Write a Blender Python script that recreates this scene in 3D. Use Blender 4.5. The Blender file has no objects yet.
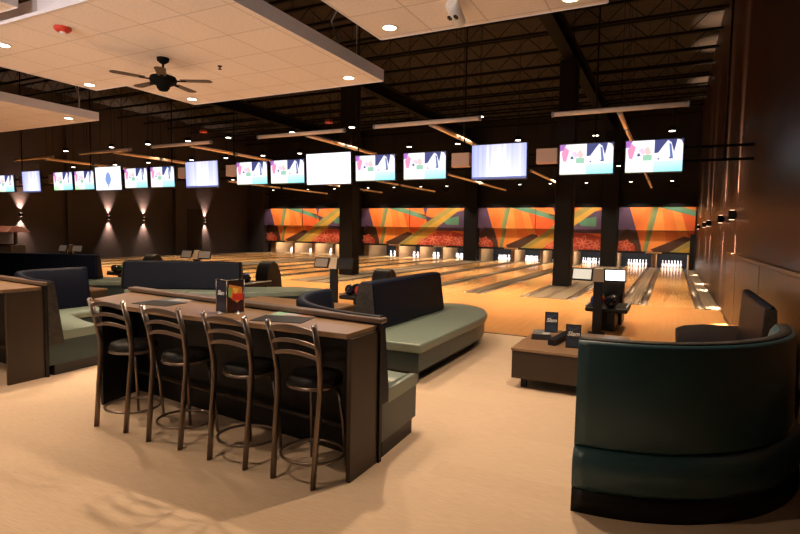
import bpy, bmesh, math, random
from mathutils import Vector, Matrix
random.seed(7)
S = bpy.context.scene
COL = S.collection
PI = math.pi

# ------------------------------------------------------------------ materials
def mat(name, col, rough=.5, metal=0., spec=.5, emit=None, es=1., noise=None, bump=None, coat=0.):
    m = bpy.data.materials.new(name); m.use_nodes = True
    nt = m.node_tree; b = nt.nodes['Principled BSDF']
    b.inputs['Base Color'].default_value = (*col, 1)
    b.inputs['Roughness'].default_value = rough
    b.inputs['Metallic'].default_value = metal
    b.inputs['Specular IOR Level'].default_value = spec
    b.inputs['Coat Weight'].default_value = coat
    b.inputs['Coat Roughness'].default_value = .09
    if emit:
        b.inputs['Emission Color'].default_value = (*emit, 1)
        b.inputs['Emission Strength'].default_value = es
    if noise or bump:
        tc = nt.nodes.new('ShaderNodeTexCoord')
    if noise:   # (scale, amount, stretch xyz)
        sc, amt, st = noise
        mp = nt.nodes.new('ShaderNodeMapping'); mp.inputs['Scale'].default_value = st
        n = nt.nodes.new('ShaderNodeTexNoise'); n.inputs['Scale'].default_value = sc; n.inputs['Detail'].default_value = 4
        r = nt.nodes.new('ShaderNodeMapRange')
        r.inputs['From Min'].default_value = .3; r.inputs['From Max'].default_value = .7
        r.inputs['To Min'].default_value = 1-amt; r.inputs['To Max'].default_value = 1+amt
        v = nt.nodes.new('ShaderNodeVectorMath'); v.operation = 'SCALE'
        v.inputs[0].default_value = col
        nt.links.new(tc.outputs['Object'], mp.inputs['Vector']); nt.links.new(mp.outputs[0], n.inputs['Vector'])
        nt.links.new(n.outputs[0], r.inputs[0]); nt.links.new(r.outputs[0], v.inputs['Scale'])
        nt.links.new(v.outputs[0], b.inputs['Base Color'])
    if bump:    # (scale, strength)
        n2 = nt.nodes.new('ShaderNodeTexNoise'); n2.inputs['Scale'].default_value = bump[0]
        bp = nt.nodes.new('ShaderNodeBump'); bp.inputs['Strength'].default_value = bump[1]; bp.inputs['Distance'].default_value = .01
        nt.links.new(tc.outputs['Object'], n2.inputs['Vector']); nt.links.new(n2.outputs[0], bp.inputs['Height'])
        nt.links.new(bp.outputs[0], b.inputs['Normal'])
    return m

def brick_mat(name, c1, c2, mortar, w, h, msize, rough=.5, rot=0., noise_amt=.0, bias=0., grain=None, coat=0., offset=.5, spec=.5):
    m = mat(name, c1, rough, coat=coat, spec=spec); nt = m.node_tree; b = nt.nodes['Principled BSDF']
    tc = nt.nodes.new('ShaderNodeTexCoord'); mp = nt.nodes.new('ShaderNodeMapping'); mp.inputs['Rotation'].default_value = (0, 0, rot)
    br = nt.nodes.new('ShaderNodeTexBrick'); br.offset = offset
    br.inputs['Color1'].default_value = (*c1, 1); br.inputs['Color2'].default_value = (*c2, 1); br.inputs['Mortar'].default_value = (*mortar, 1)
    br.inputs['Scale'].default_value = 1; br.inputs['Brick Width'].default_value = w; br.inputs['Row Height'].default_value = h
    br.inputs['Mortar Size'].default_value = msize; br.inputs['Bias'].default_value = bias
    nt.links.new(tc.outputs['Object'], mp.inputs[0]); nt.links.new(mp.outputs[0], br.inputs['Vector'])
    out = br.outputs['Color']
    if grain:
        mp2 = nt.nodes.new('ShaderNodeMapping'); mp2.inputs['Scale'].default_value = grain[1]
        n = nt.nodes.new('ShaderNodeTexNoise'); n.inputs['Scale'].default_value = grain[0]; n.inputs['Detail'].default_value = 5
        r = nt.nodes.new('ShaderNodeMapRange'); r.inputs['From Min'].default_value = .3; r.inputs['From Max'].default_value = .7
        r.inputs['To Min'].default_value = 1-grain[2]; r.inputs['To Max'].default_value = 1+grain[2]
        v = nt.nodes.new('ShaderNodeVectorMath'); v.operation = 'SCALE'
        nt.links.new(tc.outputs['Object'], mp2.inputs[0]); nt.links.new(mp2.outputs[0], n.inputs['Vector'])
        nt.links.new(n.outputs[0], r.inputs[0]); nt.links.new(out, v.inputs[0]); nt.links.new(r.outputs[0], v.inputs['Scale'])
        out = v.outputs[0]
    nt.links.new(out, b.inputs['Base Color'])
    return m

def attr_mat(name, emission=0., rough=.5, noise=0.):
    m = mat(name, (1, 1, 1), rough); nt = m.node_tree; b = nt.nodes['Principled BSDF']
    a = nt.nodes.new('ShaderNodeVertexColor'); a.layer_name = 'Col'
    out = a.outputs['Color']
    if noise:
        tc = nt.nodes.new('ShaderNodeTexCoord')
        n = nt.nodes.new('ShaderNodeTexNoise'); n.inputs['Scale'].default_value = 1.3; n.inputs['Detail'].default_value = 5
        r = nt.nodes.new('ShaderNodeMapRange'); r.inputs['From Min'].default_value = .3; r.inputs['From Max'].default_value = .7
        r.inputs['To Min'].default_value = 1-noise; r.inputs['To Max'].default_value = 1+noise
        v = nt.nodes.new('ShaderNodeVectorMath'); v.operation = 'SCALE'
        nt.links.new(tc.outputs['Object'], n.inputs['Vector']); nt.links.new(n.outputs[0], r.inputs[0])
        nt.links.new(out, v.inputs[0]); nt.links.new(r.outputs[0], v.inputs['Scale']); out = v.outputs[0]
    if emission:
        b.inputs['Base Color'].default_value = (.02, .02, .02, 1)
        nt.links.new(out, b.inputs['Emission Color']); b.inputs['Emission Strength'].default_value = emission
    else:
        nt.links.new(out, b.inputs['Base Color'])
    return m

M = dict(
    carpet=brick_mat('carpet', (.56, .42, .30), (.53, .395, .28), (.53, .395, .28), 1.0, .25, .001, .6, grain=(9, (1, 16, 1), .10), spec=.1),
    approach=brick_mat('approach_wood', (.60, .31, .115), (.54, .275, .10), (.50, .24, .07), .045, 1.9, .002, .3, grain=(3, (6, .4, 1), .07), coat=.25),
    lane=brick_mat('lane_wood', (.80, .47, .19), (.73, .42, .16), (.6, .33, .12), .04, 3.1, .002, .2, grain=(2, (8, .3, 1), .05), coat=.4),
    gutter=mat('gutter', (.13, .10, .08), .35, .3, noise=(2, .25, (3, .4, 1))),
    capping=mat('capping', (.20, .165, .125), .4, noise=(3, .12, (3, .4, 1))),
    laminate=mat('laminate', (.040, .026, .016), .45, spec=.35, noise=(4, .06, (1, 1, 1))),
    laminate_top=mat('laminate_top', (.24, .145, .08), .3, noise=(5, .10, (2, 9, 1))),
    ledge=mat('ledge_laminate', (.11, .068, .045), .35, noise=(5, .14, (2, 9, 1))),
    black=mat('black_laminate', (.007, .006, .006), .5, spec=.25),
    toe=mat('toe_kick', (.018, .014, .012), .6),
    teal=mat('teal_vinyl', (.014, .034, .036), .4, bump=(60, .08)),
    teal_outer=mat('teal_vinyl_lifted', (.032, .085, .105), .38, bump=(60, .06)),  # lighter copy of the teal, standing in for light missing on the right booth
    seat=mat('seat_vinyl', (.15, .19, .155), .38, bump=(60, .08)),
    slate=mat('slate_vinyl', (.0028, .0042, .011), .45, spec=.14, bump=(40, .15)),
    pattern=mat('pattern_fabric', (.018, .013, .009), .7, noise=(22, .8, (1, 1, 1))),
    bronze=mat('bronze_metal', (.22, .17, .14), .30, .85),
    chrome=mat('chrome', (.75, .75, .78), .18, 1.),
    tile=brick_mat('ceiling_tile', (.90, .80, .73), (.87, .77, .70), (.64, .55, .49), .61, .61, .007, .9, offset=0., grain=(30, (1, 1, 1), .05), spec=.1),
    fascia=mat('cloud_fascia', (.85, .80, .84), .6),
    deck=mat('roof_deck', (.014, .0088, .0045), .95, noise=(1.6, .5, (1, 4, 1))),
    blacksteel=mat('black_steel', (.004, .0035, .003), .8, spec=.1),
    tube=mat('copper_tube', (.85, .62, .48), .5, .0),
    wall_dark=mat('dark_wall', (.032, .023, .026), .7, noise=(.8, .1, (1, 1, 1))),
    wall_gloss=mat('gloss_wall', (.030, .015, .012), .38, spec=.14, noise=(.7, .12, (1, 1, 1))),
    wains=mat('wainscot_wood', (.085, .040, .016), .36, spec=.3, noise=(2.5, .2, (4, 4, .6))),
    back=mat('back_wall', (.006, .004, .004), .8),
    column=mat('column_paint', (.004, .003, .0028), .6, spec=.2),
    pin=mat('pin_white', (.9, .9, .92), .25),
    pinred=mat('pin_red', (.6, .02, .02), .3),
    cream=mat('cream_plastic', (.28, .15, .06), .5),
    tan=mat('tan_plastic', (.72, .55, .36), .5),
    speaker=mat('speaker_tan', (.80, .50, .36), .7),
    tvframe=mat('tv_frame', (.008, .008, .012), .3),
    white=mat('white_plastic', (.8, .78, .75), .5),
    red=mat('red_plastic', (.55, .04, .02), .4),
    grey=mat('grey_metal', (.35, .34, .36), .4, .5),
    darkwood=mat('fan_blade', (.06, .035, .02), .5),
    lens=mat('lamp_lens', (1, .9, .75), .5, emit=(1, .80, .55), es=9),
    lens2=mat('small_lens', (1, .95, .9), .5, emit=(1, .88, .75), es=5),
    glow=mat('sconce_glow', (1, .8, .6), .5, emit=(1, .62, .40), es=3),
    tv=attr_mat('screen_picture', .62),
    tablet=mat('tablet_screen', (.1, .1, .1), .3, emit=(1, .86, .66), es=.36),
    tabletbright=mat('bright_screen', (.1, .1, .1), .3, emit=(1, .98, .95), es=1.5),
    tabletdim=mat('dim_screen', (.3, .22, .16), .3, emit=(1, .8, .6), es=.03),
    mural=attr_mat('mural_print', 0, .55, .12),
    print=attr_mat('printed_card', 0, .35),
    ink=mat('white_ink', (.7, .66, .6), .5),
    blueball=mat('blue_ball', (.02, .05, .3), .12), redball=mat('red_ball', (.4, .03, .02), .12), blackball=mat('black_ball', (.012, .012, .02), .1),
    greenball=mat('green_ball', (.01, .05, .02), .12), floor_pit=mat('pit_floor', (.02, .015, .012), .8),
    awning=mat('awning_red', (.07, .012, .006), .6),
)

# ------------------------------------------------------------------ mesh helpers
class MB:
    def __init__(s): s.bm = bmesh.new(); s.mi = 0; s.mats = []
    def m(s, key):
        k = M[key]
        if k not in s.mats: s.mats.append(k)
        s.mi = s.mats.index(k); return s
    def _f(s, vs, smooth=False):
        try: f = s.bm.faces.new(vs)
        except ValueError: return None
        f.material_index = s.mi; f.smooth = smooth; return f
    def box(s, x0, x1, y0, y1, z0, z1):
        v = [s.bm.verts.new((x, y, z)) for z in (z0, z1) for y in (y0, y1) for x in (x0, x1)]
        for q in ((0, 2, 3, 1), (4, 5, 7, 6), (0, 1, 5, 4), (2, 6, 7, 3), (1, 3, 7, 5), (0, 4, 6, 2)): s._f([v[i] for i in q])
        return s
    def prism(s, poly, z0, z1):
        a = [s.bm.verts.new((x, y, z0)) for x, y in poly]; b = [s.bm.verts.new((x, y, z1)) for x, y in poly]
        n = len(poly); s._f(a[::-1]); s._f(b)
        for i in range(n): s._f([a[i], a[(i+1) % n], b[(i+1) % n], b[i]])
        return s
    def hull(s, bot, top):   # two 3D loops
        a = [s.bm.verts.new(p) for p in bot]; b = [s.bm.verts.new(p) for p in top]; n = len(a)
        s._f(a[::-1]); s._f(b)
        for i in range(n): s._f([a[i], a[(i+1) % n], b[(i+1) % n], b[i]])
        return s
    def tube(s, pts, r, n=8, closed=False, flat=None):
        pts = [Vector(p) for p in pts]; rings = []; N = len(pts)
        up = Vector((0, 0, 1))
        for i, p in enumerate(pts):
            if closed: d = pts[(i+1) % N]-pts[i-1]
            else: d = pts[min(i+1, N-1)]-pts[max(i-1, 0)]
            d.normalize()
            u = up if abs(d.dot(up)) < .95 else Vector((0, 1, 0))
            a = d.cross(u).normalized(); b = a.cross(d).normalized()
            ra, rb = (r, r) if not flat else flat
            rings.append([s.bm.verts.new(p+a*ra*math.cos(2*PI*k/n)+b*rb*math.sin(2*PI*k/n)) for k in range(n)])
        rng = range(N if closed else N-1)
        for i in rng:
            A, B = rings[i], rings[(i+1) % N]
            for k in range(n): s._f([A[k], A[(k+1) % n], B[(k+1) % n], B[k]], True)
        if not closed: s._f(rings[0][::-1]); s._f(rings[-1])
        return s
    def lathe(s, prof, c=(0, 0, 0), n=16, smooth=True):
        rings = []
        for r, z in prof:
            rings.append([s.bm.verts.new((c[0]+r*math.cos(2*PI*k/n), c[1]+r*math.sin(2*PI*k/n), c[2]+z)) for k in range(n)])
        for A, B in zip(rings, rings[1:]):
            for k in range(n): s._f([A[k], A[(k+1) % n], B[(k+1) % n], B[k]], smooth)
        s._f(rings[0][::-1]); s._f(rings[-1]); return s
    def sweep(s, path, prof, smooth=True):
        """path: 2D outer line; prof: (d inward, z); inward = left of travel"""
        rings = []
        P = [Vector((p[0], p[1])) for p in path]; N = len(P)
        for i, p in enumerate(P):
            d = (P[min(i+1, N-1)]-P[max(i-1, 0)]).normalized(); nrm = Vector((-d.y, d.x)) if s.left else Vector((d.y, -d.x))
            dd = [q[0] if q[0] < .3 else .3+(q[0]-.3)*(1-s.taper*i/(N-1)) for q in prof]
            rings.append([s.bm.verts.new((p.x+nrm.x*d_, p.y+nrm.y*d_, q[1])) for d_, q in zip(dd, prof)])
        n = len(prof)
        for A, B in zip(rings, rings[1:]):
            for k in range(n): s._f([A[k], A[(k+1) % n], B[(k+1) % n], B[k]], smooth)
        s._f(rings[0][::-1]); s._f(rings[-1]); return s
    left = True; taper = 0.
    def rot(s, ang, axis='Z', c=(0, 0, 0)):
        bmesh.ops.rotate(s.bm, verts=s.bm.verts, cent=c, matrix=Matrix.Rotation(ang, 3, axis)); return s
    def move(s, v):
        bmesh.ops.translate(s.bm, verts=s.bm.verts, vec=v); return s
    def build(s, name, key=None, parent=None, loc=None, bevel=0, flat=False, col=None, segs=2):
        bmesh.ops.recalc_face_normals(s.bm, faces=s.bm.faces)
        me = bpy.data.meshes.new(name); s.bm.to_mesh(me); s.bm.free()
        if key: me.materials.append(M[key])
        else:
            for k in s.mats: me.materials.append(k)
        o = bpy.data.objects.new(name, me); COL.objects.link(o)
        if parent: o.parent = parent
        if loc: o.location = loc
        if bevel:
            b = o.modifiers.new('bevel', 'BEVEL'); b.width = bevel; b.segments = segs; b.limit_method = 'ANGLE'; b.angle_limit = .6
            me.shade_smooth(); w = o.modifiers.new('wn', 'WEIGHTED_NORMAL'); w.keep_sharp = True
        return o

def tag(o, label=None, cat=None, group=None, kind=None):
    if label: o['label'] = label
    if cat: o['category'] = cat
    if group: o['group'] = group
    if kind: o['kind'] = kind
    return o
def empty(name, loc=(0, 0, 0), rz=0, label=None, cat=None, group=None):
    o = bpy.data.objects.new(name, None); COL.objects.link(o); o.location = loc; o.rotation_euler.z = rz
    o.empty_display_size = .1
    return tag(o, label, cat, group)
def copy_tree(o, parent=None):
    c = o.copy(); COL.objects.link(c)
    if parent: c.parent = parent
    for ch in [x for x in KIDS.get(o, [])]: copy_tree(ch, c)
    return c
KIDS = {}
def index_kids(o):
    KIDS[o] = [x for x in bpy.data.objects if x.parent == o]
    for k in KIDS[o]: index_kids(k)
def struct(o): o['kind'] = 'structure'; return o
def boxo(name, key, b, parent=None, bevel=0, loc=None):
    return MB().box(*b).build(name, key, parent, loc, bevel)

def mosaic(name, w, h, shapes, key, parent=None, loc=None, eps=.0006):
    """flat printed / glowing picture in the XZ plane facing -Y; shapes = [(poly in 0..1 uv, (r,g,b))]"""
    bm = bmesh.new(); lay = bm.loops.layers.float_color.new('Col')
    for i, (poly, c) in enumerate(shapes):
        f = bm.faces.new([bm.verts.new(((u-.5)*w, -eps*i, v*h)) for u, v in poly])
        cols = c if isinstance(c, list) else [c]*len(poly)
        for l, cc in zip(f.loops, cols): l[lay] = (*cc, 1)
        f.normal_update()
        if f.normal.y > 0: f.normal_flip()
    me = bpy.data.meshes.new(name); bm.to_mesh(me); bm.free(); me.materials.append(M[key])
    o = bpy.data.objects.new(name, me); COL.objects.link(o)
    if parent: o.parent = parent
    if loc: o.location = loc
    return o
def rect(a, b, c, d): return [(a, b), (c, b), (c, d), (a, d)]

_deps = None
def text(body, size, name, key, parent, loc, rot=(PI/2, 0, 0), shear=.3, ext=.0008):
    cu = bpy.data.curves.new(name, 'FONT'); cu.body = body; cu.size = size; cu.shear = shear; cu.extrude = ext
    cu.align_x = 'CENTER'; cu.align_y = 'CENTER'; cu.offset = size*.02
    t = bpy.data.objects.new(name, cu); COL.objects.link(t)
    me = bpy.data.meshes.new_from_object(t.evaluated_get(bpy.context.evaluated_depsgraph_get()))
    bpy.data.objects.remove(t); bpy.data.curves.remove(cu)
    me.materials.clear(); me.materials.append(M[key])
    o = bpy.data.objects.new(name, me); COL.objects.link(o); o.parent = parent; o.location = loc; o.rotation_euler = rot
    return o

def spot(loc, power, size=110, blend=.6, col=(1, .72, .45), tgt=None, r=.04, parent=None):
    L = bpy.data.lights.new('lamp_light', 'SPOT'); L.energy = power; L.color = col; L.spot_size = math.radians(size); L.spot_blend = blend; L.shadow_soft_size = r
    o = bpy.data.objects.new('lamp_light', L); COL.objects.link(o); o.location = loc
    if tgt is not None:
        o.rotation_euler = (Vector(tgt)-Vector(loc)).to_track_quat('-Z', 'Y').to_euler()
    if parent: o.parent = parent
    return o
def area(loc, power, sx, sy, col, tgt):
    L = bpy.data.lights.new('strip_light', 'AREA'); L.shape = 'RECTANGLE'; L.size = sx; L.size_y = sy; L.energy = power; L.color = col
    o = bpy.data.objects.new('strip_light', L); COL.objects.link(o); o.location = loc
    d = (Vector(tgt)-Vector(loc)); o.rotation_euler = d.to_track_quat('-Z', 'Y').to_euler()
    return o

XL, XR, YF, YB, ZR = -29.0, 1.1, -3.0, 32.2, 8.6
# ------------------------------------------------------------------ setting
struct(boxo('floor', 'carpet', (XL, XR, YF, 9.06, -.1, 0)))
struct(boxo('floor', 'approach', (XL, XR, 9.06, 14.8, -.1, 0)))
struct(boxo('floor', 'floor_pit', (XL, XR, 14.8, 36, -.3, -.16)))
struct(boxo('trim_1', 'blacksteel', (XL, XR, 9.045, 9.075, 0, .006)))
struct(boxo('ceiling', 'deck', (XL, XR, YF, 36, ZR, ZR+.1)))
struct(boxo('wall_left', 'wall_dark', (XL-.2, XL, YF, 36, -.3, ZR)))
struct(boxo('wall_right', 'wall_gloss', (XR, XR+.2, YF, 36, -.3, ZR)))
struct(boxo('wall_back', 'back', (XL, XR, YB, YB+.2, 3.28, ZR)))
struct(boxo('wall_pit', 'back', (XL, XR, 35.0, 35.2, -.16, 3.3)))
struct(boxo('wall_front', 'wall_dark', (XL, XR, YF-.2, YF, 0, ZR)))
# wainscot boards along the right wall
w = MB()
ys = [-2.9, .2, 3.0, 5.7, 8.6, 11.6, 13.5]
for a, b in zip(ys, ys[1:]): w.box(XR-.035, XR, a+.02, b-.02, .1, 1.38)
struct(w.build('trim_2', 'wains', bevel=.004))
struct(boxo('trim_3', 'wains', (XR-.05, XR, -2.9, 13.5, 1.385, 1.43), bevel=.005))
struct(boxo('baseboard_right', 'black', (XR-.03, XR, -2.9, 13.5, 0, .1)))
struct(boxo('trim_4', 'wall_dark', (XL, XL+.25, 24.7, 25.6, 0, ZR)))
struct(boxo('trim_5', 'wall_dark', (XL, XL+.2, 17.75, 18.05, 0, ZR)))
struct(boxo('door_1', 'black', (XL, XL+.04, 25.6, 27.1, 0, 3.0)))
struct(boxo('trim_6', 'wall_dark', (XL, -27.45, 31.6, 32.2, -.16, ZR)))

# black opening edge beside last lane
tag(boxo('partition_post', 'black', (.84, 1.05, 31.4, 31.75, -.1, 1.85)), 'black post standing beside the rightmost lane at the pit end against the right wall', 'post')

# ------------------------------------------------------------------ lanes
LX = [.05, -1.72, -4.25, -6.0, -7.7, -9.45, -12.37, -14.05, -15.55, -17.35, -20.65, -22.4, -24.25, -26.0]
ordn = ['rightmost', 'second', 'third', 'fourth', 'fifth', 'sixth', 'seventh', 'eighth', 'ninth', 'tenth', 'eleventh', 'twelfth', 'thirteenth', 'fourteenth']
def nth(i, what): return ('rightmost %s' % what) if i == 0 else '%s %s from the right wall' % (ordn[i], what)
Y0, Y1 = 14.8, 34.3
lane = empty('bowling_lane', (0, Y0, 0))
MB().box(-.53, .53, 0, Y1-Y0, -.12, 0).build('lane_bed', 'lane', lane)
for sx in (-1, 1):
    g = MB(); x0 = sx*.53; w_ = .2
    pr = [(x0, -.02)]+[(x0+sx*(w_/2-w_/2*math.cos(t*PI/6)), -.02-.07*math.sin(t*PI/6)) for t in range(1, 6)]+[(x0+sx*w_, -.02), (x0+sx*w_, -.14), (x0, -.14)]
    A = [g.bm.verts.new((x, 0, z)) for x, z in pr]; B = [g.bm.verts.new((x, Y1-Y0, z)) for x, z in pr]
    n = len(pr)
    for k in range(n): g._f([A[k], A[(k+1) % n], B[(k+1) % n], B[k]], k < 6)
    g._f(A); g._f(B[::-1])
    g.build('gutter', 'gutter', lane)
index_kids(lane)
for i, x in enumerate(LX):
    o = lane if i == 0 else copy_tree(lane)
    o.location.x = x
    tag(o, 'polished wooden %s with grey gutters' % nth(i, 'bowling lane'), 'bowling lane', 'bowling lanes')
# cappings between lanes, kickback partitions at the pins
edges = [(x-.73, x+.73) for x in LX]
gaps = [(edges[0][1], XR)] + [(edges[i+1][1], edges[i][0]) for i in range(len(LX)-1)] + [(-27.4, edges[-1][0])]
for i, (a, b) in enumerate(gaps):
    if i == 0: lb = 'grey ball track along the right wall beside the rightmost lane'
    elif i == len(gaps)-1: lb = 'grey capping beside the leftmost lane near the left wall'
    else: lb = 'grey capping between the %s and %s lanes from the right' % ('first' if i == 1 else ordn[i-1], ordn[i])
    m_ = MB(); m_.box(a+.003, b-.003, Y0, 32.2, -.15, .012)
    wd = b-a
    m_.box(a+.003, a+.02, Y0, 31.3, .012, .03); m_.box(b-.02, b-.003, Y0, 31.3, .012, .03)
    if wd > .25: m_.box((a+b)/2-.05, (a+b)/2-.03, Y0, 31, .012, .03); m_.box((a+b)/2+.03, (a+b)/2+.05, Y0, 31, .012, .03)
    tag(m_.build('lane_divider', 'capping'), lb, 'lane divider', 'lane dividers')
    kc = (a+b)/2; kw = min(wd/2, .4)*.85
    if i == 0: lk = 'cream kickback wall at the pins against the right wall'
    elif i == len(gaps)-1: lk = 'cream kickback wall left of the leftmost pins'
    else: lk = 'cream kickback wall between pins of the %s and %s lanes from the right' % ('first' if i == 1 else ordn[i-1], ordn[i])
    if i: tag(MB().box(kc-kw+.02, kc+kw-.02, 32.25, 34.9, -.15, .78).build('kickback_wall', 'cream', bevel=.02), lk, 'partition', 'kickback walls')
    else: tag(MB().box(kc-.12, kc+.1, 32.25, 34.9, -.15, .78).build('kickback_wall', 'cream', bevel=.02), lk, 'partition', 'kickback walls')

# pins
pinprof = [(.025, 0), (.029, .02), (.045, .07), (.0605, .115), (.0570, .16), (.040, .21), (.0255, .25), (.0235, .275), (.029, .32), (.0325, .345), (.029, .368), (.016, .380), (.003, .3815)]
pm = MB(); pm.m('pin').lathe(pinprof, n=14)
pin0 = pm.build('bowling_pin')
pr_ = MB(); pr_.lathe([(.0262, 0), (.0256, .008)], n=14).lathe([(.0256, .018), (.0262, .026)], n=14)
st = pr_.build('neck_stripe', 'pinred', pin0, (0, 0, .262))
index_kids(pin0); first = True
for i, x in enumerate(LX):
    for row in range(4):
        for k in range(row+1):
            o = pin0 if first else copy_tree(pin0); first = False
            o.location = (x+(k-row/2)*.3048, 33.09+row*.264, 0)
            tag(o, 'white bowling pin in the rack of ten on the %s' % nth(i, 'lane'), 'bowling pin', 'pins on the %s' % nth(i, 'lane'))

# ------------------------------------------------------------------ mural panels (masking units)
O = (.78, .19, .03); O2 = (.82, .26, .045); O3 = (.70, .11, .02); PU = (.09, .05, .11); BR = (.06, .022, .012); GR = (.16, .22, .10); OL = (.30, .24, .06); YE = (.52, .30, .04); RD = (.42, .045, .022); PK = (.66, .17, .10); TE = (.09, .24, .15)
# pattern over 7 m, u to the right, v up (0..1)
PAT = [
    (rect(0, 0, 1, 1), O),
    ([(.26, 1), (.6, .85), (.5, .1), (.18, 0)], O2), ([(.3, .95), (.36, 1), (.42, .3), (.34, .1)], O),
    ([(.42, .95), (.64, .75), (.6, .3), (.48, .35)], O3),
    ([(0, 1), (.075, 1), (.165, .1), (.15, 0), (0, 0)], PU),
    ([(.0, .35), (.06, .52), (.13, .42), (.17, 0), (.05, 0), (0, .1)], BR),
    ([(0, .0), (0, .22), (.06, .27), (.12, .12), (.12, 0)], RD),
    ([(.225, 1), (.275, 1), (.205, .0), (.175, .0)], GR), ([(.225, 1), (.245, 1), (.185, .0), (.175, .0)], OL),
    ([(.25, 0), (.23, .05), (.45, .36), (.50, .33), (.47, .1), (.43, 0)], BR),
    ([(.66, .62), (.62, 1), (.7, 1), (.8, .8), (1, .95), (1, .4), (.72, .4)], PU),
    ([(.28, 1), (.44, 1), (.66, .8), (.95, .56), (.95, .72), (.72, .72), (.55, .84)], GR),
    ([(.28, 1), (.40, 1), (.66, .74), (.63, .7)], TE),
    ([(.66, .99), (.93, .99), (.7, .74), (.645, .8)], O), ([(.8, .7), (.95, .78), (.95, .55), (.84, .56)], TE),
    ([(.52, 0), (1, 0), (1, .3), (.86, .4), (.74, .38)], RD),
    ([(.98, 1), (.84, 1), (.36, .0), (.54, .0)], YE), ([(.92, 1), (.84, 1), (.36, .0), (.42, .0)], OL),
]
for cx_, cy_, rr in ((.70, .17, .085), (.85, .16, .075), (.60, .08, .05), (.95, .1, .06), (.05, .12, .06)):
    for k in range(6):
        a = k*PI/3+.3
        for sgn in (-1, 1):
            p0 = (cx_, cy_); pm1 = (cx_+rr*.55*math.cos(a+sgn*.38), cy_+rr*1.45*math.sin(a+sgn*.38)); p1 = (cx_+rr*math.cos(a), cy_+rr*2.6*math.sin(a))
            for q0, q1 in ((p0, pm1), (pm1, p1)):
                dx, dy = q1[0]-q0[0], (q1[1]-q0[1])/2.6; L = math.hypot(dx, dy) or 1; nx, ny = -dy/L*.0035, dx/L*.0035*2.6
                PAT.append(([(q0[0]-nx, q0[1]-ny), (q1[0]-nx, q1[1]-ny), (q1[0]+nx, q1[1]+ny), (q0[0]+nx, q0[1]+ny)], PK))
def clip(poly, u0, u1, v0, v1):
    def cl(P, f, g):
        out = []
        for i in range(len(P)):
            a, b = P[i-1], P[i]; fa, fb = f(a), f(b)
            if fa >= 0: 
                if fb >= 0: out.append(b)
                else: t = fa/(fa-fb); out.append((a[0]+(b[0]-a[0])*t, a[1]+(b[1]-a[1])*t))
            elif fb >= 0:
                t = fa/(fa-fb); out.append((a[0]+(b[0]-a[0])*t, a[1]+(b[1]-a[1])*t)); out.append(b)
        return out
    for f in (lambda p: p[0]-u0, lambda p: u1-p[0], lambda p: p[1]-v0, lambda p: v1-p[1]):
        if len(poly) < 3: return []
        poly = cl(poly, f, None)
    return poly
ZB, ZT, ZM = .88, 3.27, 2.02
def mural(x0, x1, u0, u1, label, seam):
    t = empty('mural_panel', ((x0+x1)/2, 32, 0), 0, label, 'mural', 'abstract murals over the pins')
    W = x1-x0
    for nm, v0, v1, y, thick in (('upper_panel', (ZM-ZB)/(ZT-ZB), 1, -.32, .3), ('lower_panel', 0, (ZM-ZB)/(ZT-ZB), 0, .1)):
        zb = ZB+(ZT-ZB)*v0; zt = ZB+(ZT-ZB)*v1
        sh = []
        for poly, c in PAT:
            q = clip(poly, u0, u1, v0, v1)
            if len(q) >= 3: sh.append(([((a-u0)/(u1-u0), (b-v0)/(v1-v0)) for a, b in q], c))
        p = MB().box(-W/2, W/2, y+.03, y+thick+.03, zb, zt).build(nm, 'black', t)
        mosaic('printed_design', W-.02, zt-zb-.02, sh, 'mural', p, (0, y+.027, zb+.01), .0012)
    MB().box(-W/2, W/2, -.1, .05, ZB-.1, ZB).build('bottom_rail', 'black', t)
    if seam: MB().box(seam-(x0+x1)/2-.01, seam-(x0+x1)/2+.01, -.33, -.29+.01, ZM, ZT).build('seam_strip', 'black', t)
mural(-2.65, 1.05, .0, .52, 'abstract orange and purple mural over the two rightmost lanes', None)
mural(-10.66, -3.53, 0, .985, 'abstract orange mural spanning the lanes behind the tall near column', -7.15)
mural(-18.96, -11.53, 0, 1, 'wide abstract orange mural in the middle between two dark columns', -15.3)
mural(-27.44, -19.86, 0, 1, 'abstract orange and purple mural at the far left end of the lanes', -23.9)
for x0, x1, nm in ((-3.52, -2.66, 'rightmost'), (-11.52, -10.67, 'middle'), (-19.85, -18.97, 'leftmost')):
    tag(MB().box(x0+.01, x1-.01, 31.5, 32.15, .013, ZR-.6).build('pillar', 'column', bevel=.02), '%s of the dark pillars standing between the murals at the far wall' % nm, 'pillar', 'pillars between murals')
tag(MB().box(-3.51, -2.96, 18.3, 18.85, .031, ZR-1.2).build('column', 'column', bevel=.02), 'dark square column rising among the lanes right of centre', 'column', 'columns in the lanes')
tag(MB().box(-11.62, -11.02, 17.75, 18.3, .031, ZR-1.2).build('column', 'column', bevel=.02), 'dark square column rising among the lanes left of centre', 'column', 'columns in the lanes')
# pit sensors on the rail between paired lanes
PM = [-.84, -5.12, -8.58, -13.2, -16.45, -21.5, -25.1]
pname = ['rightmost', 'second', 'third', 'fourth', 'fifth', 'sixth', 'seventh']
def pn(i): return 'rightmost lane pair' if i == 0 else '%s lane pair from the right wall' % pname[i]
for i, x in enumerate(PM):
    tag(MB().box(x-.4, x+.4, 31.72, 31.86, .80, .88).build('pinsetter_sign', 'cream', bevel=.01), 'small cream sign bar under the mural above the %s' % pn(i), 'sign', 'sign bars under the murals')

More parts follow.
